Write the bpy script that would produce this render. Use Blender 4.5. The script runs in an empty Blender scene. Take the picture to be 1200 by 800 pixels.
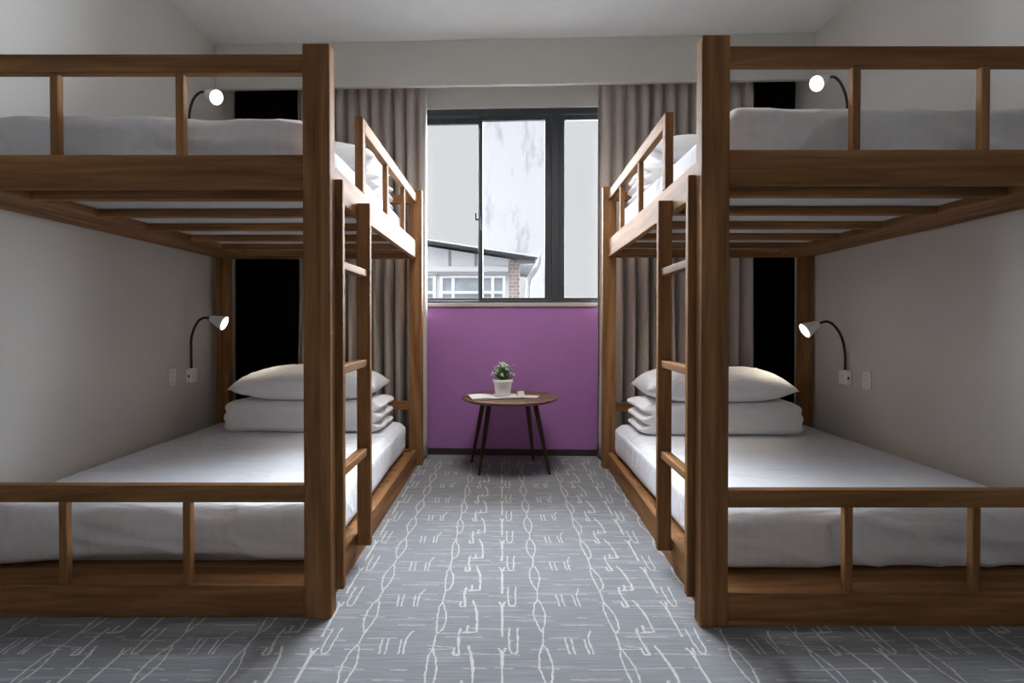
import bpy, bmesh, math, random
from mathutils import Vector, Matrix, noise
R = math.radians
scene = bpy.context.scene
COL = scene.collection
random.seed(7)

# ------------------------------------------------------------------ materials
class NT:
    def __init__(s, name):
        s.m = bpy.data.materials.new(name); s.m.use_nodes = True
        s.t = s.m.node_tree; s.t.nodes.clear()
        s.out = s.t.nodes.new('ShaderNodeOutputMaterial')
        s.b = s.t.nodes.new('ShaderNodeBsdfPrincipled')
        s.t.links.new(s.b.outputs[0], s.out.inputs[0])
    def n(s, typ, **kw):
        nd = s.t.nodes.new('ShaderNode' + typ)
        for k, v in kw.items(): setattr(nd, k, v)
        return nd
    def l(s, a, b): s.t.links.new(a, b)
    def coord(s, kind='Object', scale=(1, 1, 1), rot=(0, 0, 0)):
        tc = s.n('TexCoord'); mp = s.n('Mapping')
        mp.inputs['Scale'].default_value = scale; mp.inputs['Rotation'].default_value = rot
        s.l(tc.outputs[kind], mp.inputs[0]); return mp.outputs[0]
    def noise(s, vec, scale, detail=3, rough=.55, dist=0):
        nd = s.n('TexNoise'); s.l(vec, nd.inputs['Vector'])
        nd.inputs['Scale'].default_value = scale; nd.inputs['Detail'].default_value = detail
        nd.inputs['Roughness'].default_value = rough; nd.inputs['Distortion'].default_value = dist
        return nd.outputs['Fac']
    def ramp(s, fac, stops):
        nd = s.n('ValToRGB'); s.l(fac, nd.inputs[0]); e = nd.color_ramp.elements
        e[0].position, e[0].color = stops[0][0], (*stops[0][1], 1)
        e[1].position, e[1].color = stops[-1][0], (*stops[-1][1], 1)
        for p, c in stops[1:-1]:
            x = e.new(p); x.color = (*c, 1)
        return nd.outputs[0]
    def math(s, op, a, b=None, clamp=False):
        nd = s.n('Math', operation=op, use_clamp=clamp)
        for i, v in enumerate((a, b)):
            if v is None: continue
            if isinstance(v, (int, float)): nd.inputs[i].default_value = v
            else: s.l(v, nd.inputs[i])
        return nd.outputs[0]
    def mix(s, fac, a, b):
        nd = s.n('Mix', data_type='RGBA')
        if isinstance(fac, (int, float)): nd.inputs[0].default_value = fac
        else: s.l(fac, nd.inputs[0])
        for i, v in ((6, a), (7, b)):
            if isinstance(v, tuple): nd.inputs[i].default_value = (*v, 1)
            else: s.l(v, nd.inputs[i])
        return nd.outputs[2]
    def bump(s, h, strength=.3, dist=.01):
        nd = s.n('Bump'); nd.inputs['Strength'].default_value = strength
        nd.inputs['Distance'].default_value = dist
        s.l(h, nd.inputs['Height']); s.l(nd.outputs[0], s.b.inputs['Normal'])
    def set(s, col=None, rough=None, metal=None, spec=None):
        if col is not None:
            if isinstance(col, tuple): s.b.inputs['Base Color'].default_value = (*col, 1)
            else: s.l(col, s.b.inputs['Base Color'])
        if rough is not None: s.b.inputs['Roughness'].default_value = rough
        if metal is not None: s.b.inputs['Metallic'].default_value = metal
        if spec is not None: s.b.inputs['Specular IOR Level'].default_value = spec
        return s.m

def wood(name, axis, dark, mid, light, rough=.6):
    t = NT(name)
    sc = [22, 22, 22]; sc[axis] = 1.3
    v = t.coord('Object', tuple(sc))
    a = t.noise(v, 1.0, 5, .6, .6)
    sc2 = [140, 140, 140]; sc2[axis] = 4
    b = t.noise(t.coord('Object', tuple(sc2)), 1.0, 2, .5)
    c = t.ramp(a, [(.28, dark), (.5, mid), (.74, light)])
    c = t.mix(t.math('MULTIPLY', b, .25), c, dark)
    t.bump(b, .12, .002)
    t.set(c, rough, spec=.07)
    return t.m
WD, WM, WL = (.105, .048, .019), (.225, .110, .045), (.36, .195, .09)
WOOD = [wood('wood_grain_%s' % 'xyz'[i], i, WD, WM, WL) for i in range(3)]
TABLE_TOP = wood('table_walnut', 0, (.07, .04, .028), (.15, .09, .06), (.24, .16, .11), .4)
TABLE_LEG = wood('table_leg_walnut', 2, (.03, .018, .012), (.06, .036, .024), (.1, .065, .045), .45)

def plain(name, col, rough=.6, metal=0, spec=.5, var=.06, scale=6, bump=0, bscale=200):
    t = NT(name); v = t.coord('Object')
    f = t.noise(v, scale, 3)
    c = t.ramp(f, [(.3, tuple(x * (1 - var) for x in col)), (.7, tuple(min(1, x * (1 + var)) for x in col))])
    if bump: t.bump(t.noise(v, bscale, 2), bump, .002)
    return t.set(c, rough, metal, spec)
PAINT = plain('grey_wall_paint', (.63, .61, .585), .85, spec=.25, var=.03, scale=1.6, bump=.08, bscale=90)
PAINT_BEAM = plain('beam_paint', (.60, .585, .55), .85, spec=.25, var=.02, bump=.05)
PAINT_CEIL = plain('ceiling_paint', (.84, .86, .86), .9, spec=.2, var=.02, bump=.05)
PURPLE = plain('purple_paint', (.37, .165, .42), .75, spec=.3, var=.04, scale=2, bump=.05, bscale=90)
BASEB = plain('dark_baseboard', (.03, .022, .02), .5)
BOUNCE_DARK = plain('added_bounce_dark', (.03, .03, .032), .9)  # near-black for added unseen skins that soak up bounced daylight
SILL = plain('sill_stone', (.45, .40, .38), .6)
ALU = plain('grey_window_aluminium', (.055, .062, .072), .42, .3)
WHITEP = plain('white_plastic', (.86, .86, .87), .4, var=.02)
GREYP = plain('grey_plastic', (.35, .36, .38), .4, var=.02)
BLACKP = plain('black_rubber', (.012, .012, .012), .45, var=.02)
POTM = plain('white_ceramic', (.80, .82, .82), .3, var=.02)
SOIL = plain('soil', (.03, .02, .012), .95, bump=.5)
LEAF = plain('green_leaf', (.10, .24, .07), .5, var=.45, scale=60)
PETAL = plain('white_petal', (.78, .80, .72), .6, var=.1, scale=60)
PAPER = plain('white_paper', (.78, .77, .76), .7, var=.03)
PAPER2 = plain('pinkish_paper', (.70, .58, .58), .7, var=.03)
COVER = plain('dark_cover', (.03, .028, .03), .5)
PANEL = plain('pale_bunk_board', (.55, .55, .56), .8, var=.05)
HWALL = plain('pale_house_wall', (.80, .80, .82), .9, var=.05, scale=1.5)
HFRAME = plain('white_house_frame', (.85, .85, .86), .7)
HGLASS = plain('grey_house_glass', (.34, .37, .40), .3, var=.25, scale=3)
HTRIM = plain('grey_house_trim', (.33, .33, .34), .8)
HROOF = plain('pale_house_roof', (.10, .10, .11), .9)
PIPE = plain('grey_pipe', (.42, .42, .44), .6)
GROUNDM = plain('outside_ground', (.012, .012, .012), .95)

def brick():
    t = NT('red_brown_brick'); v = t.coord('Object', (1, 1, 1), (R(90), 0, 0))
    b = t.n('TexBrick'); t.l(v, b.inputs['Vector'])
    b.inputs['Scale'].default_value = 4
    b.inputs['Color1'].default_value = (.32, .24, .22, 1); b.inputs['Color2'].default_value = (.42, .34, .32, 1)
    b.inputs['Mortar'].default_value = (.6, .58, .56, 1)
    return t.set(b.outputs[0], .9)
BRICK = brick()

def plaster():
    t = NT('stained_white_plaster')
    v = t.coord('Object', (2.2, 1, .55))
    a = t.noise(v, 1.3, 6, .65, .4)
    m = t.ramp(a, [(.53, (0, 0, 0)), (.66, (1, 1, 1))])
    c = t.mix(t.math('MULTIPLY', m, .55), (.70, .70, .72), (.34, .35, .37))
    return t.set(c, .9)
PLASTER = plaster()

def sheet(name, col, stripe=True, axis=0):
    t = NT(name); v = t.coord('Object')
    a = t.noise(v, 9, 4, .6, .8)
    c = t.ramp(a, [(.3, tuple(x * .96 for x in col)), (.7, col)])
    if stripe:
        sep = t.n('SeparateXYZ'); t.l(v, sep.inputs[0])
        s = t.math('SINE', t.math('MULTIPLY', sep.outputs[axis], 2 * math.pi / .045))
        s = t.math('GREATER_THAN', s, 0)
        c = t.mix(t.math('MULTIPLY', s, .05), c, (col[0] * .6, col[1] * .6, col[2] * .62))
    wv = t.n('TexNoise'); t.l(t.coord('Object', (3, 9, 6), (0, 0, .5)), wv.inputs['Vector'])
    wv.inputs['Scale'].default_value = 1.0; wv.inputs['Detail'].default_value = 4; wv.inputs['Distortion'].default_value = 1.2
    t.bump(wv.outputs['Fac'], .5, .03)
    t.b.inputs['Sheen Weight'].default_value = .15
    return t.set(c, .85, spec=.2)
SHEET = sheet('white_satin_stripe_sheet', (.72, .74, .80))
LINEN = sheet('white_cotton', (.86, .87, .91), False)

def curtain_mat(name, col, var):
    t = NT(name); v = t.coord('Object', (1, 1, .12))
    a = t.noise(v, 260, 2)
    c = t.ramp(a, [(.3, tuple(x * (1 - var) for x in col)), (.7, tuple(x * (1 + var) for x in col))])
    t.bump(a, .15, .002)
    t.b.inputs['Sheen Weight'].default_value = .1
    return t.set(c, .8, spec=.25)
CURT = curtain_mat('taupe_curtain_cloth', (.50, .445, .41), .12)
DCURT = curtain_mat('blackout_cloth', (.006, .004, .004), .2)
DCURT.node_tree.nodes['Principled BSDF'].inputs['Sheen Weight'].default_value = 0
DCURT.node_tree.nodes['Principled BSDF'].inputs['Specular IOR Level'].default_value = .05

def emis(name, col, s):
    t = NT(name); t.set(col, .4)
    t.b.inputs['Emission Color'].default_value = (*col, 1); t.b.inputs['Emission Strength'].default_value = s
    return t.m
GLOW = emis('warm_lamp_glow', (1, .95, .86), 3.2)

def glass():
    t = NT('clear_pane'); t.t.nodes.remove(t.b)
    tr = t.n('BsdfTransparent'); gl = t.n('BsdfGlossy'); gl.inputs['Roughness'].default_value = .02
    fr = t.n('Fresnel'); fr.inputs[0].default_value = 1.25
    mx = t.n('MixShader'); t.l(fr.outputs[0], mx.inputs[0]); t.l(tr.outputs[0], mx.inputs[1]); t.l(gl.outputs[0], mx.inputs[2])
    tr.inputs[0].default_value = (.97, .98, .98, 1)
    t.l(mx.outputs[0], t.out.inputs[0]); return t.m
GLASS = glass()

def carpet():
    t = NT('ribbed_grey_carpet'); pos = t.coord('Object')
    rib = t.noise(t.coord('Object', (6, 130, 1)), 1, 3, .6)
    pile = t.noise(pos, 420, 2, .7)
    faint = t.noise(t.coord('Object', (2.5, 34, 1)), 1, 3, .6)
    base = t.ramp(rib, [(.3, (.17, .175, .195)), (.7, (.255, .262, .285))])
    base = t.mix(t.math('MULTIPLY', pile, .5), base, (.14, .145, .16))
    fm = t.ramp(faint, [(.56, (0, 0, 0)), (.66, (1, 1, 1))])
    c = t.mix(t.math('MULTIPLY', fm, .30), base, (.36, .37, .39))
    t.bump(t.math('ADD', t.math('MULTIPLY', pile, .6), rib), .5, .004)
    return t.set(c, .95, spec=.1)
def carpet_line(name, hi, lo):
    t = NT(name); pile = t.noise(t.coord('Object'), 300, 2, .7)
    t.bump(pile, .5, .004)
    return t.set(t.ramp(pile, [(.35, lo), (.6, hi)]), .95, spec=.1)
CLINE = carpet_line('pale_carpet_yarn', (.54, .54, .53), (.30, .30, .31))
CTHIN = carpet_line('faint_carpet_yarn', (.42, .42, .42), (.22, .225, .235))
BOLD = [[(-.396, .32), (-.389, .02)], [(-.376, .32), (-.372, .02)], [(-.333, .30), (-.327, .02)],
        [(-.300, .47), (-.307, .42), (-.317, .28), (-.313, .02)],
        [(-.466, .42), (-.470, .2), (-.480, .1), (-.486, 0), (-.489, -.15), (-.488, -.27), (-.480, -.42), (-.466, -.58)],
        [(-.470, .2), (-.459, .1), (-.450, -.1), (-.449, -.2), (-.454, -.35), (-.466, -.58)],
        [(-.221, .42), (-.223, .14), (-.230, .0), (-.231, -.15), (-.228, -.32), (-.221, -.58)],
        [(-.223, .14), (-.212, .0), (-.199, -.2), (-.199, -.4), (-.206, -.52), (-.221, -.58)],
        [(.026, .53), (.024, .3), (.026, .10), (.036, .03), (.050, .08), (.052, .3), (.056, .53)]]
THICK = [[(-.109, .18), (-.095, -.03), (-.087, -.29), (-.086, -.55)], [(-.086, -.55), (-.133, -.56)], [(-.117, .59), (-.119, .46)],
         [(-.141, .53), (-.145, .35), (-.135, .01)], [(-.154, .14), (-.153, .02), (-.135, .02)],
         [(-.01, .14), (.001, -.03), (.001, -.65)], [(.012, .14), (.001, -.03)]]
THIN = [[(-.12, .04), (.06, .02)], [(-.301, .21), (-.148, .15)], [(-.51, .12), (-.398, .12)], [(-.337, .76), (-.201, .76)],
        [(-.191, .78), (-.047, .79)], [(-.111, .53), (.02, .51)], [(-.51, .82), (-.418, .77)], [(-.224, .43), (-.109, .43)], [(-.02, .80), (.09, .76)], [(-.45, .33), (-.25, .34)], [(-.24, .12), (-.16, .12)], [(-.19, .36), (-.05, .35)], [(-.40, .60), (-.25, .60)], [(-.05, .30), (.09, .28)]]
def weave_lines(bm, x0, x1, y0, y1):
    """pale yarn lines of the carpet, woven into the floor surface, repeating every 605 x 275 mm"""
    PX, PY, Y0 = .605, .275, 1.607
    for kx in range(math.floor((x0 + .5) / PX) - 1, math.ceil((x1 + .5) / PX) + 1):
        for ky in range(math.floor((y0 - Y0) / PY) - 1, math.ceil((y1 - Y0) / PY) + 1):
            zi = 0
            for group, w, mi, z in ((THIN, .0025, 2, .0006), (THICK, .0042, 1, .0013), (BOLD, .0030, 1, .0018)):
                for pts in group:
                    zi += 1
                    P = catmull([(x + kx * PX, Y0 + (y + ky) * PY, 0) for x, y in pts], 5) if len(pts) > 2 else \
                        [Vector((pts[0][0] + (pts[1][0] - pts[0][0]) * i / 8 + kx * PX, Y0 + (pts[0][1] + (pts[1][1] - pts[0][1]) * i / 8 + ky) * PY, 0)) for i in range(9)]
                    if min(p.x for p in P) < x0 or max(p.x for p in P) > x1 or min(p.y for p in P) < y0 or max(p.y for p in P) > y1: continue
                    prev = None
                    for i, p in enumerate(P):
                        d = (P[min(i + 1, len(P) - 1)] - P[max(i - 1, 0)]).normalized(); nn = Vector((-d.y, d.x, 0))
                        j = nn * (.0035 * noise.noise(p * 45)) 
                        ww = w * (1 + .9 * noise.noise(p * 120 + Vector((5, 0, 0))))
                        if mi == 2 and noise.noise(p * 14) < -.26: prev = None; continue
                        zz = Vector((0, 0, z + zi * .00001))
                        cur = (bm.verts.new(p + j + nn * ww + zz), bm.verts.new(p + j - nn * ww + zz))
                        if prev: bm.faces.new((prev[1], cur[1], cur[0], prev[0])).material_index = mi
                        prev = cur
CARPET = carpet()

# ------------------------------------------------------------------ builders
def link(name, bm, mat, parent=None, smooth=False, bevel=0, seg=2):
    me = bpy.data.meshes.new(name); bmesh.ops.recalc_face_normals(bm, faces=bm.faces[:]); bm.to_mesh(me); bm.free()
    mats = mat if isinstance(mat, (list, tuple)) else [mat]
    for m in mats: me.materials.append(m)
    if smooth:
        for p in me.polygons: p.use_smooth = True
    o = bpy.data.objects.new(name, me); COL.objects.link(o)
    if parent: o.parent = parent
    if bevel:
        b = o.modifiers.new('edge', 'BEVEL'); b.width = bevel; b.segments = seg; b.limit_method = 'ANGLE'
    return o
def box(bm, x0, x1, y0, y1, z0, z1, f=None, mi=0):
    vs = [Vector((x, y, z)) for x in (x0, x1) for y in (y0, y1) for z in (z0, z1)]
    if f: vs = [Vector(f(v)) for v in vs]
    v = [bm.verts.new(p) for p in vs]
    for q in ((0, 1, 3, 2), (4, 6, 7, 5), (0, 4, 5, 1), (2, 3, 7, 6), (0, 2, 6, 4), (1, 5, 7, 3)):
        bm.faces.new([v[i] for i in q]).material_index = mi
def empty(name, loc=(0, 0, 0), rz=0):
    o = bpy.data.objects.new(name, None); o.empty_display_size = .1; COL.objects.link(o)
    o.location = loc; o.rotation_euler.z = rz; return o
def tag(o, label=None, cat=None, group=None, kind=None):
    if label: o['label'] = label
    if cat: o['category'] = cat
    if group: o['group'] = group
    if kind: o['kind'] = kind
    return o
def bx(name, mat, parent, x0, x1, y0, y1, z0, z1, bevel=.003, f=None):
    bm = bmesh.new(); box(bm, x0, x1, y0, y1, z0, z1, f)
    return link(name, bm, mat, parent, bevel=bevel)
def catmull(P, n=8):
    P = [Vector(p) for p in P]; Q = [2 * P[0] - P[1]] + P + [2 * P[-1] - P[-2]]; out = []
    for i in range(1, len(Q) - 2):
        for k in range(n):
            s = k / n; a, b, c, d = Q[i - 1:i + 3]
            out.append(.5 * ((2 * b) + (c - a) * s + (2 * a - 5 * b + 4 * c - d) * s * s + (3 * b - a - 3 * c + d) * s ** 3))
    out.append(P[-1]); return out
def tube(bm, pts, r, n=14, ribs=0):
    rings = []
    up = Vector((0, 1, 0))
    for i, p in enumerate(pts):
        t = (pts[min(i + 1, len(pts) - 1)] - pts[max(i - 1, 0)]).normalized()
        a = t.cross(up)
        if a.length < 1e-3: a = t.cross(Vector((1, 0, 0)))
        a.normalize(); b = a.cross(t).normalized()
        rr = r[i] if isinstance(r, list) else r
        if ribs and i % 2: rr *= 1 - ribs
        rings.append([bm.verts.new(p + rr * (math.cos(2 * math.pi * k / n) * a + math.sin(2 * math.pi * k / n) * b)) for k in range(n)])
    for A, B in zip(rings, rings[1:]):
        for k in range(n): bm.faces.new((A[k], A[(k + 1) % n], B[(k + 1) % n], B[k]))
    bm.faces.new(rings[0][::-1]); bm.faces.new(rings[-1])
def lathe(bm, prof, n=40, M=None, cap=True):
    rings = []
    for r, z in prof:
        ring = []
        for k in range(n):
            a = 2 * math.pi * k / n; p = Vector((r * math.cos(a), r * math.sin(a), z))
            ring.append(bm.verts.new(M @ p if M else p))
        rings.append(ring)
    for A, B in zip(rings, rings[1:]):
        for k in range(n): bm.faces.new((A[k], A[(k + 1) % n], B[(k + 1) % n], B[k]))
    if cap: bm.faces.new(rings[0][::-1]); bm.faces.new(rings[-1])
def soft_box(sx, sy, sz, r, nx, ny, nz, disp=None):
    """closed box grid of half sizes sx, sy, sz whose edges are rounded by r"""
    bm = bmesh.new(); cache = {}
    def vert(i, j, k):
        key = (i, j, k)
        if key not in cache:
            p = Vector((-sx + 2 * sx * i / nx, -sy + 2 * sy * j / ny, -sz + 2 * sz * k / nz))
            c = Vector((max(-sx + r, min(sx - r, p.x)), max(-sy + r, min(sy - r, p.y)), max(-sz + r, min(sz - r, p.z))))
            d = p - c
            if d.length > 1e-9: p = c + d.normalized() * r if d.length > 0 else p
            if disp: p = disp(p)
            cache[key] = bm.verts.new(p)
        return cache[key]
    for i in range(nx):
        for j in range(ny):
            for k in (0, nz): bm.faces.new((vert(i, j, k), vert(i + 1, j, k), vert(i + 1, j + 1, k), vert(i, j + 1, k)))
    for i in range(nx):
        for k in range(nz):
            for j in (0, ny): bm.faces.new((vert(i, j, k), vert(i + 1, j, k), vert(i + 1, j, k + 1), vert(i, j, k + 1)))
    for j in range(ny):
        for k in range(nz):
            for i in (0, nx): bm.faces.new((vert(i, j, k), vert(i, j + 1, k), vert(i, j + 1, k + 1), vert(i, j, k + 1)))
    return bm

# ------------------------------------------------------------------ room shell
XL, XR, ZC = -2.155, 2.262, 3.145
YB, YF = 4.085, -2.6
ROT = R(-2.1)                      # the window wall stands slightly out of square
def wallspace(name): return empty(name, (0, YB, 0), ROT)
def S(o): return tag(o, kind='structure')

bm = bmesh.new(); box(bm, XL - .1, XR + .1, YF - .1, YB + .35, -.1, 0); weave_lines(bm, XL, XR, -1.2, YB)
fl = S(link('floor', bm, [CARPET, CLINE, CTHIN]))
S(bx('ceiling', PAINT_CEIL, None, XL - .1, XR + .1, YF - .1, YB + .35, ZC, ZC + .1, 0))
S(bx('roof', BOUNCE_DARK, None, XL - .1, XR + .1, YF - .1, YB + .35, ZC + .101, ZC + .16, 0))  # added slab, unseen: stops the sunlit ceiling top brightening the plaster tower
S(bx('wall_left', PAINT, None, XL - .1, XL, YF - .1, YB + .35, 0, ZC, 0))
S(bx('wall_right', PAINT, None, XR, XR + .1, YF - .1, YB + .35, 0, ZC, 0))
S(bx('wall_front', PAINT, None, XL, XR, YF - .1, YF, 0, ZC, 0))
def turn(v):
    x, y, z = v; return (x * math.cos(ROT) - y * math.sin(ROT), YB + x * math.sin(ROT) + y * math.cos(ROT), z)
WX0, WX1, WZ0, WZ1 = -.70, 1.02, 1.215, 2.765
bm = bmesh.new()
e = .09
box(bm, XL + .004, WX0, 0, .16, 0, ZC, turn); box(bm, WX1, XR - .004, 0, .16, 0, ZC, turn)
box(bm, WX0, WX1, 0, .16, WZ1, ZC, turn)
box(bm, WX0, WX1, 0, .16, 0, WZ0 - .03, turn, 1)
for q in ((XL - .1, WX0, 0, ZC), (WX1, XR + .1, 0, ZC), (WX0, WX1, WZ1, ZC), (WX0, WX1, 0, WZ0 - .03)):
    box(bm, q[0], q[1], .161, .2, q[2], q[3], turn, 2)  # added outer skin, unseen: keeps the sunlit wall from bouncing onto the houses
o = S(link('wall_back', bm, [PAINT_BEAM, PURPLE, BOUNCE_DARK]))
# dropped beam in front of the curtains
BY = 3.79
def turnb(v):
    x, y, z = v; return (x * math.cos(ROT) - y * math.sin(ROT), BY + x * math.sin(ROT) + y * math.cos(ROT), z)
bm = bmesh.new(); box(bm, XL + .003, XR - .003, 0, .035, 2.81, ZC, turnb)
S(link('trim_1', bm, PAINT_BEAM, bevel=.004))
bm = bmesh.new(); box(bm, XL + .01, XR - .01, -.012, 0, 0, .05, turn); S(link('baseboard_back', bm, BASEB))
bm = bmesh.new(); box(bm, WX0, WX1, -.012, .10, WZ0 - .03, WZ0, turn); S(link('trim_2', bm, SILL, bevel=.003))

# window: one aluminium frame, sliding sashes, panes, latch
def wf(x0, x1, y0, y1, z0, z1, bm): box(bm, x0, x1, y0, y1, z0, z1, turn)
bm = bmesh.new()
wf(WX0, WX0 + .04, .02, .12, WZ0, WZ1, bm); wf(WX1 - .04, WX1, .02, .12, WZ0, WZ1, bm)
wf(WX0 + .04, WX1 - .04, .02, .12, WZ1 - .05, WZ1, bm); wf(WX0 + .04, WX1 - .04, .02, .12, WZ0, WZ0 + .02, bm)
wf(.40, .455, .015, .12, WZ0 + .02, WZ1 - .05, bm)
W = tag(link('window_1', bm, ALU, bevel=.003), kind='structure')
def sash(x0, x1, y0, y1, wl, wr, wt=.045, wb=.022):
    bm = bmesh.new(); a, b = WZ0 + .021, WZ1 - .051
    wf(x0, x0 + wl, y0, y1, a, b, bm); wf(x1 - wr, x1, y0, y1, a, b, bm)
    wf(x0 + wl, x1 - wr, y0, y1, b - wt, b, bm); wf(x0 + wl, x1 - wr, y0, y1, a, a + wb, bm)
    s = link('sash', bm, ALU, W, bevel=.002)
    bm = bmesh.new(); m = (y0 + y1) / 2; wf(x0 + wl, x1 - wr, m - .003, m + .003, a + wb, b - wt, bm)
    link('pane', bm, GLASS, s)
sash(WX0 + .041, -.165, .075, .105, .035, .03)
sash(-.187, .399, .035, .065, .034, .055, .038)
sash(.456, WX1 - .041, .035, .065, .045, .035, .04)
bm = bmesh.new(); wf(-.178, -.166, .012, .035, 1.80, 1.90, bm); wf(-.21, -.172, .008, .02, 1.875, 1.89, bm)
wf(-.214, -.203, .006, .022, 1.875, 1.935, bm)
link('latch', bm, ALU, W, bevel=.002)

# ------------------------------------------------------------------ bunk beds
def bunk(side, xin, yf, yr, k, label):
    W_ = 1.52; root = empty('bunk_bed', (side * (xin + W_ / 2), yf, 0)); ox, oy = root.location.x, root.location.y
    tag(root, label, 'bunk bed', 'double bunk beds')
    def f(v):   # u (from the aisle outward), y (from the foot end), z  -> local
        u, y, z = v; return (side * (xin + u) + k * y - ox, y, z)
    def B(name, ax, u0, u1, y0, y1, z0, z1, mat=None, bev=.004, par=None):
        bm = bmesh.new(); box(bm, u0, u1, y0, y1, z0, z1, f)
        return link(name, bm, mat or WOOD[ax], par or root, bevel=bev)
    L = yr - yf
    H = 2.035; pw, pd = .096, .058
    for u0 in (0, W_ - pw):
        B('post', 2, u0, u0 + pw, 0, pd, 0, H); B('post', 2, u0, u0 + pw, L, L + pd, 0, H)
    a, b = pw, W_ - pw
    for y0, y1 in ((.008, .045), (L + .01, L + .047)):
        B('end_board', 0, a, b, y0, y1, 1.53, 1.648)
        B('end_board', 0, a, b, y0, y1, 0, .116)
        B('guard_rail', 0, a, b, y0, y1, 1.937, 2.002)
        B('guard_rail', 0, a, b, y0, y1, .412, .474)
    for u in (.538, .984):
        B('baluster', 2, u - .014, u + .014, .014, .042, 1.648, 1.937)
    for u in (.522, .966):
        B('baluster', 2, u - .014, u + .014, .014, .042, .116, .412)
    # aisle side
    B('side_board', 1, .038, .073, pd, L, 1.53, 1.655)
    B('side_board', 1, .038, .073, pd, L, 0, .12)
    B('side_board', 1, W_ - .06, W_ - .025, pd, L, 1.53, 1.655)
    B('side_board', 1, W_ - .06, W_ - .025, pd, L, 0, .12)
    y = .55
    B('guard_post', 2, .036, .074, y, y + .045, 1.655, 2.0)
    B('guard_rail', 1, .036, .070, y + .045, L, 1.935, 2.0)
    for dy in (.50, .98):
        B('baluster', 2, .040, .068, y + dy, y + dy + .028, 1.655, 1.935)
    # slatted underside
    B('ledger', 1, 1.215, W_ - .061, .046, L, 1.53, 1.566)
    for i, yy in enumerate((.175, .495, .83, 1.17, 1.5, 1.8)):
        if yy < L - .05: B('slat', 0, .074, 1.214, yy, yy + .04, 1.53, 1.566)
    B('bunk_board', 0, .074, W_ - .061, .046, L, 1.567, 1.579, PANEL, .001)
    # floor platform
    B('platform', 0, .074, W_ - .061, .046, L + .009, .082, .100)
    # ladder screwed to the side boards
    for yy in (.066, .44):
        B('ladder_stile', 2, -.024, .036, yy, yy + .03, .07, 1.578)
    for z in (.487, .877, 1.27):
        B('rung', 1, -.012, .028, .0965, .4395, z - .016, z + .016)
    return root, W_
bedL, _ = bunk(-1, .607, 1.81, 3.775, .009, 'wooden double bunk bed standing against the left wall, ladder on its aisle side')
bedR, _ = bunk(1, .685, 1.757, 3.69, .023, 'wooden double bunk bed standing against the right wall, ladder on its aisle side')

# ------------------------------------------------------------------ bedding
def mattress(name_label, x0, x1, y0, y1, z0, z1, seed, sag):
    sx, sy, sz = (x1 - x0) / 2, (y1 - y0) / 2, (z1 - z0) / 2
    def d(p):
        q = Vector((p.x + seed * 3.1, p.y, p.z))
        n = noise.fractal(Vector((q.x * 2.2, q.y * 2.0, q.z * 5)), 1, 2, 4)
        fold = 1 - abs(noise.noise(Vector((q.x * 3 + q.z * 7, q.y * 2.4, q.z * 3 - q.x * 1.5))))
        edge = min(1, (sy + p.y) / .25)
        if p.y < -sy + .05:   # foot face: folds and the wavy lower hem
            p.y -= .022 * fold ** 4 + .010 * n
            lo = max(0, -p.z / sz)
            p.z += lo * sag * (.5 + .5 * math.sin(p.x * 4.1 + seed)) * 1.0
            up = max(0, p.z / sz)
            p.z -= up * .006 * math.sin(p.x * 5 + seed * 2)
        if p.z > sz - .03:
            r = 1 - abs(noise.noise(Vector((q.x * 5 + q.y * 1.5, q.y * 1.3, seed))))
            p.z += .004 * r ** 5 + .003 * n
            p.z -= .012 * max(0, (abs(p.x) / sx - .8) * 5) ** 2
        if abs(p.x) > sx - .03: p.x += .006 * n
        return p
    bm = soft_box(sx, sy, sz, .06, 110, 120, 14, d)
    o = link('mattress', bm, SHEET, None, True)
    o.location = ((x0 + x1) / 2, (y0 + y1) / 2, (z0 + z1) / 2)
    return tag(o, name_label, 'mattress', 'mattresses on the bunks')
MY0L, MY0R = 1.985, 1.95
mattress('mattress in white striped sheet on the lower bunk of the left bed', -2.095, -.70, MY0L, 3.765, .101, .333, 1, .040)
mattress('mattress in white striped sheet on the lower bunk of the right bed', .805, 2.20, MY0R, 3.68, .101, .333, 2, .006)
mattress('mattress in pale sheet on the upper bunk of the left bed', -2.06, -.725, MY0L - .05, 3.765, 1.581, 1.838, 3, .0)
mattress('mattress in pale sheet on the upper bunk of the right bed', .83, 2.16, MY0R - .05, 3.68, 1.581, 1.858, 4, .0)

def duvet(cx, cy, z, hw, hd, h, side, seed, label):
    """folded duvet: smooth fold to the foot, three bulging layers at the aisle end"""
    sz = h / 2
    def d(p):
        t = (p.z + sz) / h
        lobes = abs(math.sin(math.pi * (t * 3)))
        q = Vector((p.x * 4 + seed, p.y * 5, p.z * 8))
        n = noise.fractal(q, 1, 2, 3)
        ex = abs(p.x) / hw
        if ex > .8:
            w = (ex - .8) / .2
            s = 1 if p.x * side < 0 else .25      # aisle end shows the layers
            p.x += math.copysign(1, p.x) * w * ((lobes - 1) * .05 * s + .012 * n)
        if p.y > hd * .7: p.y += (lobes - 1) * .03
        p.y += .006 * n
        if p.y < -hd * .8: p.y -= .014 * math.sin(math.pi * t)
        p.z += .006 * n * t
        p.x *= 1 + .02 * (1 - t)
        return p
    bm = soft_box(hw, hd, sz, .045, 70, 40, 24, d)
    o = link('folded_duvet', bm, LINEN, None, True); o.location = (cx, cy, z + sz)
    return tag(o, label, 'duvet', 'folded duvets on the bunks')
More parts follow.
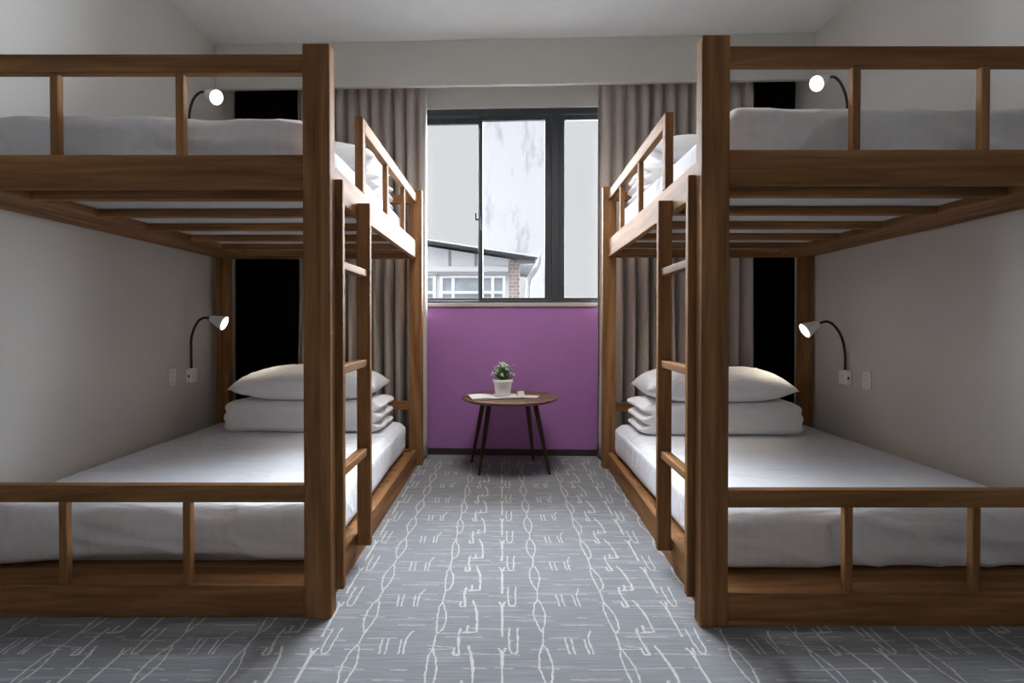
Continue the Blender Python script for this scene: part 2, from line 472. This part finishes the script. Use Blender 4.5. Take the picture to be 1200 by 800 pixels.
def pillow(cx, cy, z, hw, hd, h, seed, label):
    bm = bmesh.new(); NU, NV = 64, 34; g = {}
    for s in (1, -1):
        for i in range(NU + 1):
            for j in range(NV + 1):
                u, v = -1 + 2 * i / NU, -1 + 2 * j / NV
                edge = i in (0, NU) or j in (0, NV)
                if edge and s == -1: g[s, i, j] = g[1, i, j]; continue
                t = (max(0, 1 - abs(u) ** 3.4) * max(0, 1 - abs(v) ** 3)) ** .5
                x = u * hw * (1 - .05 * (1 - u * u) * 0 - .07 * (1 - abs(v) ** 2) * (abs(u) ** 6))
                y = v * hd * (1 - .08 * (1 - abs(u) ** 2) * (abs(v) ** 6))
                n = noise.fractal(Vector((x * 6 + seed * 5, y * 6, s * 2)), 1, 2, 3)
                zz = t * (h * .58 if s > 0 else -h * .42) + n * .006 * (t + .2) * s
                r = abs(noise.noise(Vector((x * 9 + seed, y * 4, 3))))
                zz -= s * .010 * (1 - r) ** 6 * (abs(u) ** 2)
                zz = max(zz, -h * .36)
                if edge: zz += .008 * n
                g[s, i, j] = bm.verts.new((x, y, zz))
    for s in (1, -1):
        for i in range(NU):
            for j in range(NV):
                q = [g[s, i, j], g[s, i + 1, j], g[s, i + 1, j + 1], g[s, i, j + 1]]
                if s < 0: q.reverse()
                bm.faces.new(q)
    o = link('pillow', bm, LINEN, None, True); o.location = (cx, cy, z + h * .36)
    return tag(o, label, 'pillow', 'pillows on the bunks')
for side, cx, cy in ((-1, -1.30, 3.53), (1, 1.40, 3.44)):
    s = 'left' if side < 0 else 'right'
    for lvl, z in (('lower', .336), ('upper', 1.842 if side < 0 else 1.862)):
        duvet(cx, cy, z, .515, .20, .205, side, side * 3 + z, 'white folded duvet under the pillow on the %s bunk of the %s bed' % (lvl, s))
        pillow(cx, cy, z + .206, .485, .215, .235, side + z, 'white pillow lying on the folded duvet on the %s bunk of the %s bed' % (lvl, s))

# ------------------------------------------------------------------ reading lamps and outlets
def lamp(side, base, neck, head, axis, label, power):
    root = empty('reading_lamp', base); tag(root, label, 'lamp', 'reading lamps on the side walls')
    b = Vector(base); s = -side
    bm = bmesh.new(); box(bm, *sorted((0, s * .04)), -.036, .036, -.048, .048)
    base_o = link('wall_base', bm, WHITEP, root, bevel=.006)
    bm = bmesh.new(); box(bm, *sorted((s * .018, s * .028)), -.0375, -.0358, -.012, .006)
    link('switch', bm, BLACKP, base_o)
    pts = catmull([Vector(p) - b for p in neck], 14)
    bm = bmesh.new(); tube(bm, pts, .0085, 12, .12); link('flexible_neck', bm, BLACKP, root, True)
    ax = Vector(axis).normalized(); h = Vector(head) - b
    M = Matrix.Translation(h) @ ax.to_track_quat('Z', 'Y').to_matrix().to_4x4()
    bm = bmesh.new()
    lathe(bm, [(.012, -.012), (.020, -.008), (.025, 0), (.030, .02), (.048, .078), (.051, .090), (.049, .092), (.044, .078), (.027, .03), (.004, .026)], 36, M)
    sh = link('lamp_shade', bm, WHITEP, root, True)
    bm = bmesh.new(); lathe(bm, [(.004, .074), (.0445, .076), (.0475, .088), (.032, .094), (.004, .096)], 36, M)
    link('lens', bm, GLOW, sh, True)
    ld = bpy.data.lights.new('reading_light', 'SPOT'); ld.energy = power; ld.color = (1, .86, .66)
    ld.spot_size = R(120); ld.spot_blend = .8; ld.shadow_soft_size = .04
    lo = bpy.data.objects.new('reading_light', ld); COL.objects.link(lo); lo.parent = root
    lo.location = h + ax * .115; lo.rotation_euler = ax.to_track_quat('-Z', 'Y').to_euler()
wl, wr = XL, XR
LP = 7.0
lamp(-1, (wl, 3.52, .695), [(wl + .02, 3.52, .735), (wl + .022, 3.515, .86), (wl + .035, 3.5, .96), (wl + .075, 3.49, 1.05), (wl + .125, 3.48, 1.088), (wl + .185, 3.47, 1.086)],
     (wl + .19, 3.468, 1.084), (.93, .06, -.36), 'lit white gooseneck reading lamp above the lower bunk of the left bed', LP)
lamp(-1, (wl, 3.52, 2.16), [(wl + .02, 3.52, 2.20), (wl + .02, 3.515, 2.35), (wl + .03, 3.5, 2.48), (wl + .07, 3.48, 2.568), (wl + .13, 3.46, 2.605), (wl + .185, 3.44, 2.588)],
     (wl + .19, 3.438, 2.585), (.84, -.34, -.42), 'lit white gooseneck reading lamp above the upper bunk of the left bed', LP)
lamp(1, (wr, 3.34, .70), [(wr - .02, 3.34, .74), (wr - .025, 3.335, .85), (wr - .05, 3.33, .955), (wr - .10, 3.32, 1.03), (wr - .16, 3.31, 1.063), (wr - .225, 3.30, 1.048)],
     (wr - .23, 3.298, 1.046), (-.86, .05, -.46), 'lit white gooseneck reading lamp above the lower bunk of the right bed', LP)
lamp(1, (wr, 3.34, 2.17), [(wr - .02, 3.34, 2.21), (wr - .02, 3.335, 2.38), (wr - .03, 3.33, 2.50), (wr - .07, 3.32, 2.59), (wr - .13, 3.30, 2.63), (wr - .19, 3.28, 2.612)],
     (wr - .195, 3.278, 2.608), (-.84, -.26, -.46), 'lit white gooseneck reading lamp above the upper bunk of the right bed', LP)
def outlet(side, x, y, z, label):
    s = -side; bm = bmesh.new(); box(bm, *sorted((0, s * .01)), -.036, .036, -.058, .058)
    o = link('wall_outlet', bm, WHITEP, None, bevel=.004); o.location = (x, y, z); tag(o, label, 'outlet', 'wall outlets beside the bunks')
    for zz in (.033, 0, -.033):
        bm = bmesh.new(); box(bm, *sorted((s * .0101, s * .014)), -.019, .019, zz - .0125, zz + .0125); q = link('socket', bm, WHITEP, o, bevel=.001)
        bm = bmesh.new()
        for dy in (-.006, .006): box(bm, *sorted((s * .0141, s * .0146)), dy - .0015, dy + .0015, zz - .005, zz + .005)
        link('socket_slot', bm, GREYP, q)
outlet(-1, XL, 3.335, .70, 'white wall outlet beside the reading lamp on the left wall')
outlet(1, XR, 3.165, .70, 'white wall outlet beside the reading lamp on the right wall')

# ------------------------------------------------------------------ curtains
def curtain(x0, x1, y, z0, z1, folds, amp, mat, seed, label, pleat=True):
    bm = bmesh.new(); n = int((x1 - x0) * 260); rows = 26; G = []
    rng = random.Random(seed)
    ph = [rng.uniform(-.9, .9) for _ in range(folds + 3)]; am = [rng.uniform(.6, 1.15) for _ in range(folds + 3)]
    for j in range(rows + 1):
        t = j / rows; z = z0 + (z1 - z0) * t; row = []
        for i in range(n + 1):
            s = i / n; c = s * folds
            low = 1 - t
            w = c + .22 * low * noise.noise(Vector((c * .5, low * 1.2, seed)))
            k = int(c); fr = c - k; a = am[k] * (1 - fr) + am[k + 1] * fr; p = ph[k] * (1 - fr) + ph[k + 1] * fr
            sn = math.sin(2 * math.pi * w + .5 * p * low)
            sharp = math.copysign(abs(sn) ** (.7 if low > .1 else .45), sn)
            A = amp * a * (.65 + .45 * low)
            if pleat and t > .93: A *= .45
            yy = A * sharp + .3 * amp * math.sin(4 * math.pi * w + p) * low
            x = x0 + (x1 - x0) * s + .010 * math.cos(2 * math.pi * w) * am[k]
            row.append(bm.verts.new(Vector((x * math.cos(ROT) - (y + yy) * math.sin(ROT), YB + x * math.sin(ROT) + (y + yy) * math.cos(ROT), z))))
        G.append(row)
    for A, B in zip(G, G[1:]):
        for i in range(n): bm.faces.new((A[i], A[i + 1], B[i + 1], B[i]))
    o = link('curtain', bm, mat, None, True)
    m = o.modifiers.new('cloth', 'SOLIDIFY'); m.thickness = .003; m.offset = 0
    return tag(o, label, 'curtain', 'curtains along the window wall')
curtain(-1.60, -.585, -.118, .02, 3.0, 11, .064, CURT, 3, 'pleated taupe curtain gathered at the left side of the window')
curtain(.735, 1.90, -.118, .02, 3.0, 12, .064, CURT, 5, 'pleated taupe curtain gathered at the right side of the window')
curtain(-2.150, -1.56, -.030, .02, 3.0, 6, .016, DCURT, 8, 'black blackout curtain hanging behind the head of the left bed', False)
curtain(1.86, 2.257, -.035, .02, 3.0, 4, .016, DCURT, 9, 'black blackout curtain hanging behind the head of the right bed', False)

# ------------------------------------------------------------------ table and plant
TX, TY, TZ = .058, 3.70, .525
table = tag(empty('side_table', (TX, TY, 0)), 'small round walnut side table with splayed legs below the window', 'table')
bm = bmesh.new(); lathe(bm, [(.30, TZ - .026), (.325, TZ - .024), (.348, TZ - .012), (.35, TZ - .004), (.347, TZ), (.335, TZ + .001)], 72)
link('tabletop', bm, TABLE_TOP, table, True)
bm = bmesh.new(); lathe(bm, [(.19, TZ - .045), (.19, TZ - .0265)], 40); link('apron', bm, TABLE_LEG, table)
for (ax, ay), (bx_, by_) in (((-.145, -.10), (-.215, -.165)), ((.175, -.10), (.275, -.145)), ((-.19, .06), (-.285, .165)), ((.13, .10), (.185, .22))):
    a, b = Vector((ax, ay, TZ - .028)), Vector((bx_, by_, 0))
    bm = bmesh.new(); tube(bm, [a.lerp(b, i / 6) for i in range(7)], [.019 - .0015 * i for i in range(7)], 18)
    for v in bm.verts:
        if v.co.z < .02 and (v.co - b).length < .03: v.co.z = max(v.co.z, .0005) if v.co.z > 0 else .0005
    link('leg', bm, TABLE_LEG, table, True)
# magazine, lying open, turned a little
mag = tag(empty('magazine', (-.035, 3.635, TZ + .001), R(12)), 'open white magazine with dark cover under the plant pot', 'magazine')
bm = bmesh.new(); box(bm, -.20, .17, -.10, .11, 0, .004); link('cover', bm, COVER, mag, bevel=.001)
def page(x0, x1):
    bm = bmesh.new(); N = 14; up, dn = [], []
    for i in range(N + 1):
        s = i / N; x = x0 + (x1 - x0) * s; z = .0045 + .010 * math.sin(math.pi * min(1, s * .9 + .1)) ** .8
        up.append([bm.verts.new((x, y, z)) for y in (-.096, .106)]); dn.append([bm.verts.new((x, y, .0042)) for y in (-.096, .106)])
    for i in range(N):
        bm.faces.new((up[i][0], up[i + 1][0], up[i + 1][1], up[i][1])); bm.faces.new((dn[i][0], dn[i][1], dn[i + 1][1], dn[i + 1][0]))
        for j in (0, 1): bm.faces.new((up[i][j], up[i + 1][j], dn[i + 1][j], dn[i][j]))
    for i in (0, N): bm.faces.new((up[i][0], up[i][1], dn[i][1], dn[i][0]))
    link('page', bm, PAPER, mag)
page(-.19, -.012); page(-.010, .163)
lf = empty('leaflet', (.20, 3.66, TZ + .001), R(-14)); tag(lf, 'flat pinkish leaflet lying on the table, right of the magazine', 'leaflet')
bm = bmesh.new(); box(bm, -.062, .062, -.05, .05, 0, .004); link('sheet', bm, PAPER2, lf, bevel=.001)
bm = bmesh.new()
for v0, v1 in (((0, -.018, 0), (.012, -.001, .035)),):
    box(bm, 0, .004, -.025, .025, 0, .034, lambda v: (v[0] + (.034 - v[2]) * -.35, v[1], v[2]))
    box(bm, .0045, .0085, -.025, .025, 0, .034, lambda v: (v[0] + (.034 - v[2]) * .35, v[1], v[2]))
cd = link('folded_card', bm, PAPER); cd.location = (.128, 3.585, TZ + .018); cd.rotation_euler.z = R(-60)
tag(cd, 'tiny white folded card standing on the magazine right of the pot', 'card')
# potted plant
PXc, PYc, PZc = .008, 3.625, TZ + .0165
plant = tag(empty('potted_plant', (PXc, PYc, PZc)), 'small white pot of green leaves with white tips on the side table', 'plant')
bm = bmesh.new(); lathe(bm, [(.044, 0), (.050, .002), (.056, .04), (.064, .088), (.070, .092), (.072, .114), (.069, .116), (.065, .112), (.062, .098), (.004, .096)], 40)
pot = link('pot', bm, POTM, plant, True)
bm = bmesh.new(); lathe(bm, [(.061, .0965), (.055, .102), (.004, .104)], 24); link('soil', bm, SOIL, plant, True)
def leaf(bm, p, d, L, w):
    d = d.normalized(); s = d.cross(Vector((0, 0, 1)));
    if s.length < .05: s = Vector((1, 0, 0))
    s.normalize(); nrm = s.cross(d).normalized()
    rows = []
    for i in range(6):
        t = i / 5; ww = w * math.sin(math.pi * (t * .9 + .06)) ** .7 * (1 - .55 * t)
        c = p + d * L * t - Vector((0, 0, .22 * L * t * t))
        rows.append([bm.verts.new(c - s * ww), bm.verts.new(c - nrm * ww * .35), bm.verts.new(c + s * ww)])
    for A, B in zip(rows, rows[1:]):
        for k in (0, 1): bm.faces.new((A[k], A[k + 1], B[k + 1], B[k]))
bmL, bmP, bmS = bmesh.new(), bmesh.new(), bmesh.new()
rng = random.Random(4)
for i in range(34):
    az = i * 2.4; tilt = rng.uniform(.05, 1.15)
    d = Vector((math.sin(tilt) * math.cos(az), math.sin(tilt) * math.sin(az), math.cos(tilt)))
    root_p = Vector((rng.uniform(-.02, .02), rng.uniform(-.02, .02), .102)); L = rng.uniform(.085, .125) * (1 - .25 * (tilt > .8))
    tip = root_p + d * L
    tube(bmS, [root_p, root_p.lerp(tip, .5) + Vector((0, 0, .004)), tip], .0014, 5)
    for k in range(9):
        t = .25 + .75 * k / 8; q = root_p.lerp(tip, t); a2 = k * 2.2 + i
        dd = d + Vector((math.cos(a2), math.sin(a2), .1)) * 1.0
        leaf(bmL, q, dd, .030, .0085)
    if i % 4 != 1 or tilt > .7:
        for k in range(5):
            a2 = k * 2 * math.pi / 5
            o1 = d.orthogonal().normalized(); o2 = d.cross(o1)
            leaf(bmP, tip, d * .9 + o1 * math.cos(a2) * .8 + o2 * math.sin(a2) * .8, .028, .0095)
link('stem', bmS, LEAF, plant, True)
link('foliage', bmL, LEAF, plant, True); link('blossom', bmP, PETAL, plant, True)

# ------------------------------------------------------------------ outside the window
S(bx('ground', GROUNDM, None, -14, 16, 4.9, 24, -3.3, -3.2, 0))
HY = 9.1
house = tag(empty('neighbouring_house', (-1.5, HY, -3.2)), 'pale house with white framed windows and sloping roof outside the window', 'house')
def hb(name, mat, x0, x1, y0, y1, z0, z1, f=None, par=None, bev=.01):
    g = (lambda v: (v[0] + 1.5, v[1] - HY, v[2] + 3.2))
    bm = bmesh.new(); box(bm, x0, x1, y0, y1, z0, z1, (lambda v: g(f(v))) if f else g)
    return link(name, bm, mat, par or house, bevel=bev)
def slope(z_at0):   # top edge follows the roof fall
    return lambda v: (v[0], v[1], v[2] if v[2] < 1.99 else z_at0(v[0]))
roofz = lambda x: 2.47 - (x + 1.36) * .155
hb('wall', HWALL, -5, .16, HY, HY + 3, -3.2, 2.4, slope(lambda x: roofz(x) - .04))
hb('rear_bounce_blocker', BOUNCE_DARK, -5, .16, HY + 3.001, HY + 3.06, -3.2, 2.4, slope(lambda x: roofz(x) - .04))  # added and unseen: keeps the sunlit house back from lighting the tower
hb('roof', HROOF, -5.2, .62, HY - .35, HY + 3.3, 2.4, 2.5, lambda v: (v[0], v[1], roofz(v[0]) + (.0 if v[2] < 2.45 else .035)))
hb('fascia', HTRIM, -5.2, .62, HY - .37, HY - .352, 2.4, 2.5, lambda v: (v[0], v[1], roofz(v[0]) + (.005 if v[2] < 2.45 else .030)))
hb('ledge', HTRIM, -5, .10, HY - .10, HY - .001, 1.90, 1.955); hb('ledge', HWALL, -5, .12, HY - .06, HY - .001, 1.96, 2.06)
for x in (-2.2, -.92, -.46):
    hb('batten', HTRIM, x - .022, x + .022, HY - .03, HY - .001, 2.062, 2.2, lambda v: (v[0], v[1], v[2] if v[2] < 2.1 else roofz(v[0]) - .05))
def hwin(x0, x1, bars, label=None):
    fr = bmesh.new(); g = (lambda v: (v[0] + 1.5, v[1] - HY, v[2] + 3.2)); z0, z1 = .9, 1.88
    for x in [x0 + .03, x1 - .03] + list(bars): box(fr, x - .028, x + .028, HY - .07, HY - .012, z0, z1, g)
    for z in (z0, 1.60, z1): box(fr, x0, x1, HY - .065, HY - .014, z - .025, z + .025, g)
    f = link('house_window', fr, HFRAME, house)
    hb('pane', HGLASS, x0, x1, HY - .012, HY - .002, z0, z1, par=f, bev=0)
hwin(-1.10, .07, (-.86, -.16)); hwin(-2.4, -1.16, (-1.8,))
hb('brick_pier', BRICK, .13, .32, HY - .05, HY + .5, -3.2, 2.17)
hb('gable_bracket', HTRIM, .325, .60, HY - .1, HY + .1, 2.10, 2.16)
# downpipe on the plaster wall
bm = bmesh.new()
pp = catmull([(.64, 0, 2.35), (.62, 0, 2.22), (.56, 0, 2.08), (.46, 0, 1.94), (.42, 0, 1.80), (.41, 0, 1.4), (.40, 0, 0), (.40, 0, -3.1)], 8)
tube(bm, pp, .055, 16); o = link('drainpipe', bm, PIPE, None, True); o.location = (.10, 9.9, 0)
tag(o, 'grey bent drainpipe on the white plaster building outside', 'pipe')
bld = tag(empty('plaster_building', (4, 14, -3.2)), 'narrow tall white plaster building with dark stains outside the window', 'building')
bm = bmesh.new(); box(bm, -4.53, -2.60, -1.3, 1.5, 0, 10); link('wall', bm, PLASTER, bld)
bm = bmesh.new(); box(bm, -4.58, -2.55, -1.38, -1.301, 9.8, 10.1); link('coping', bm, HFRAME, bld)

# ------------------------------------------------------------------ light
w = bpy.data.worlds.new('sky'); scene.world = w; w.use_nodes = True
bg = w.node_tree.nodes['Background']; bg.inputs[0].default_value = (.955, .965, 1.0, 1); bg.inputs[1].default_value = .78
def sun(name, dirv, strength, angle, col=(1, 1, 1)):
    l = bpy.data.lights.new(name, 'SUN'); l.energy = strength; l.angle = R(angle); l.color = col
    o = bpy.data.objects.new(name, l); COL.objects.link(o); o.rotation_euler = Vector(dirv).to_track_quat('-Z', 'Y').to_euler()
sun('daylight_over_the_roofs', (0, -1, -.45), 132.0, 126, (.87, .93, 1.0))
sun('added_sun_on_houses', (.15, 1, -1.1), 1.8, 40)  # second sun, added to brighten the house fronts
def area(name, loc, size, power, col, rot=(0, 0, 0), spread=180):
    l = bpy.data.lights.new(name, 'AREA'); l.shape = 'RECTANGLE'; l.size, l.size_y = size; l.energy = power; l.color = col; l.spread = R(spread)
    o = bpy.data.objects.new(name, l); COL.objects.link(o); o.location = loc; o.rotation_euler = rot
def globe(name, loc, r, power, col):
    l = bpy.data.lights.new(name, 'POINT'); l.energy = power; l.shadow_soft_size = r; l.color = col
    o = bpy.data.objects.new(name, l); COL.objects.link(o); o.location = loc
area('aisle_ceiling_light', (.05, 2.80, ZC - .012), (.9, .8), 26, (1, .96, .90), spread=120)
area('added_entry_fill', (.05, -.6, ZC - .01), (1.2, 1.2), 2, (1, .92, .83))  # added fill from behind the camera; no fixture is known there
area('added_front_fill', (.1, YF + .02, 1.15), (.95, 2.0), 7, (1, .93, .85), (R(90), 0, 0))  # added fill shining forward; the front wall has no doorway
l = bpy.data.lights.new('window_portal', 'AREA'); l.shape = 'RECTANGLE'; l.size, l.size_y = 1.75, 1.6
l.cycles.is_portal = True
o = bpy.data.objects.new('window_portal', l); COL.objects.link(o); o.location = (.16, YB + .22, 1.99); o.rotation_euler = (R(-90), 0, ROT)

# ------------------------------------------------------------------ camera
cam = bpy.data.cameras.new('camera'); co = bpy.data.objects.new('camera', cam); COL.objects.link(co)
cam.sensor_width = 36; cam.lens = 18; cam.clip_start = .05
co.location = (0, 0, 1.05); co.rotation_euler = (R(90 - .6), 0, 0)
cam.shift_x = 12 / 1200; cam.shift_y = -14.7 / 1200
scene.camera = co
scene.view_settings.view_transform = 'Standard'; scene.view_settings.look = 'None'
scene.view_settings.exposure = 0; scene.view_settings.gamma = 1; scene.view_settings.use_curve_mapping = False
scene.cycles.use_denoising = True
scene.cycles.max_bounces = 10; scene.cycles.diffuse_bounces = 6; scene.cycles.transparent_max_bounces = 12
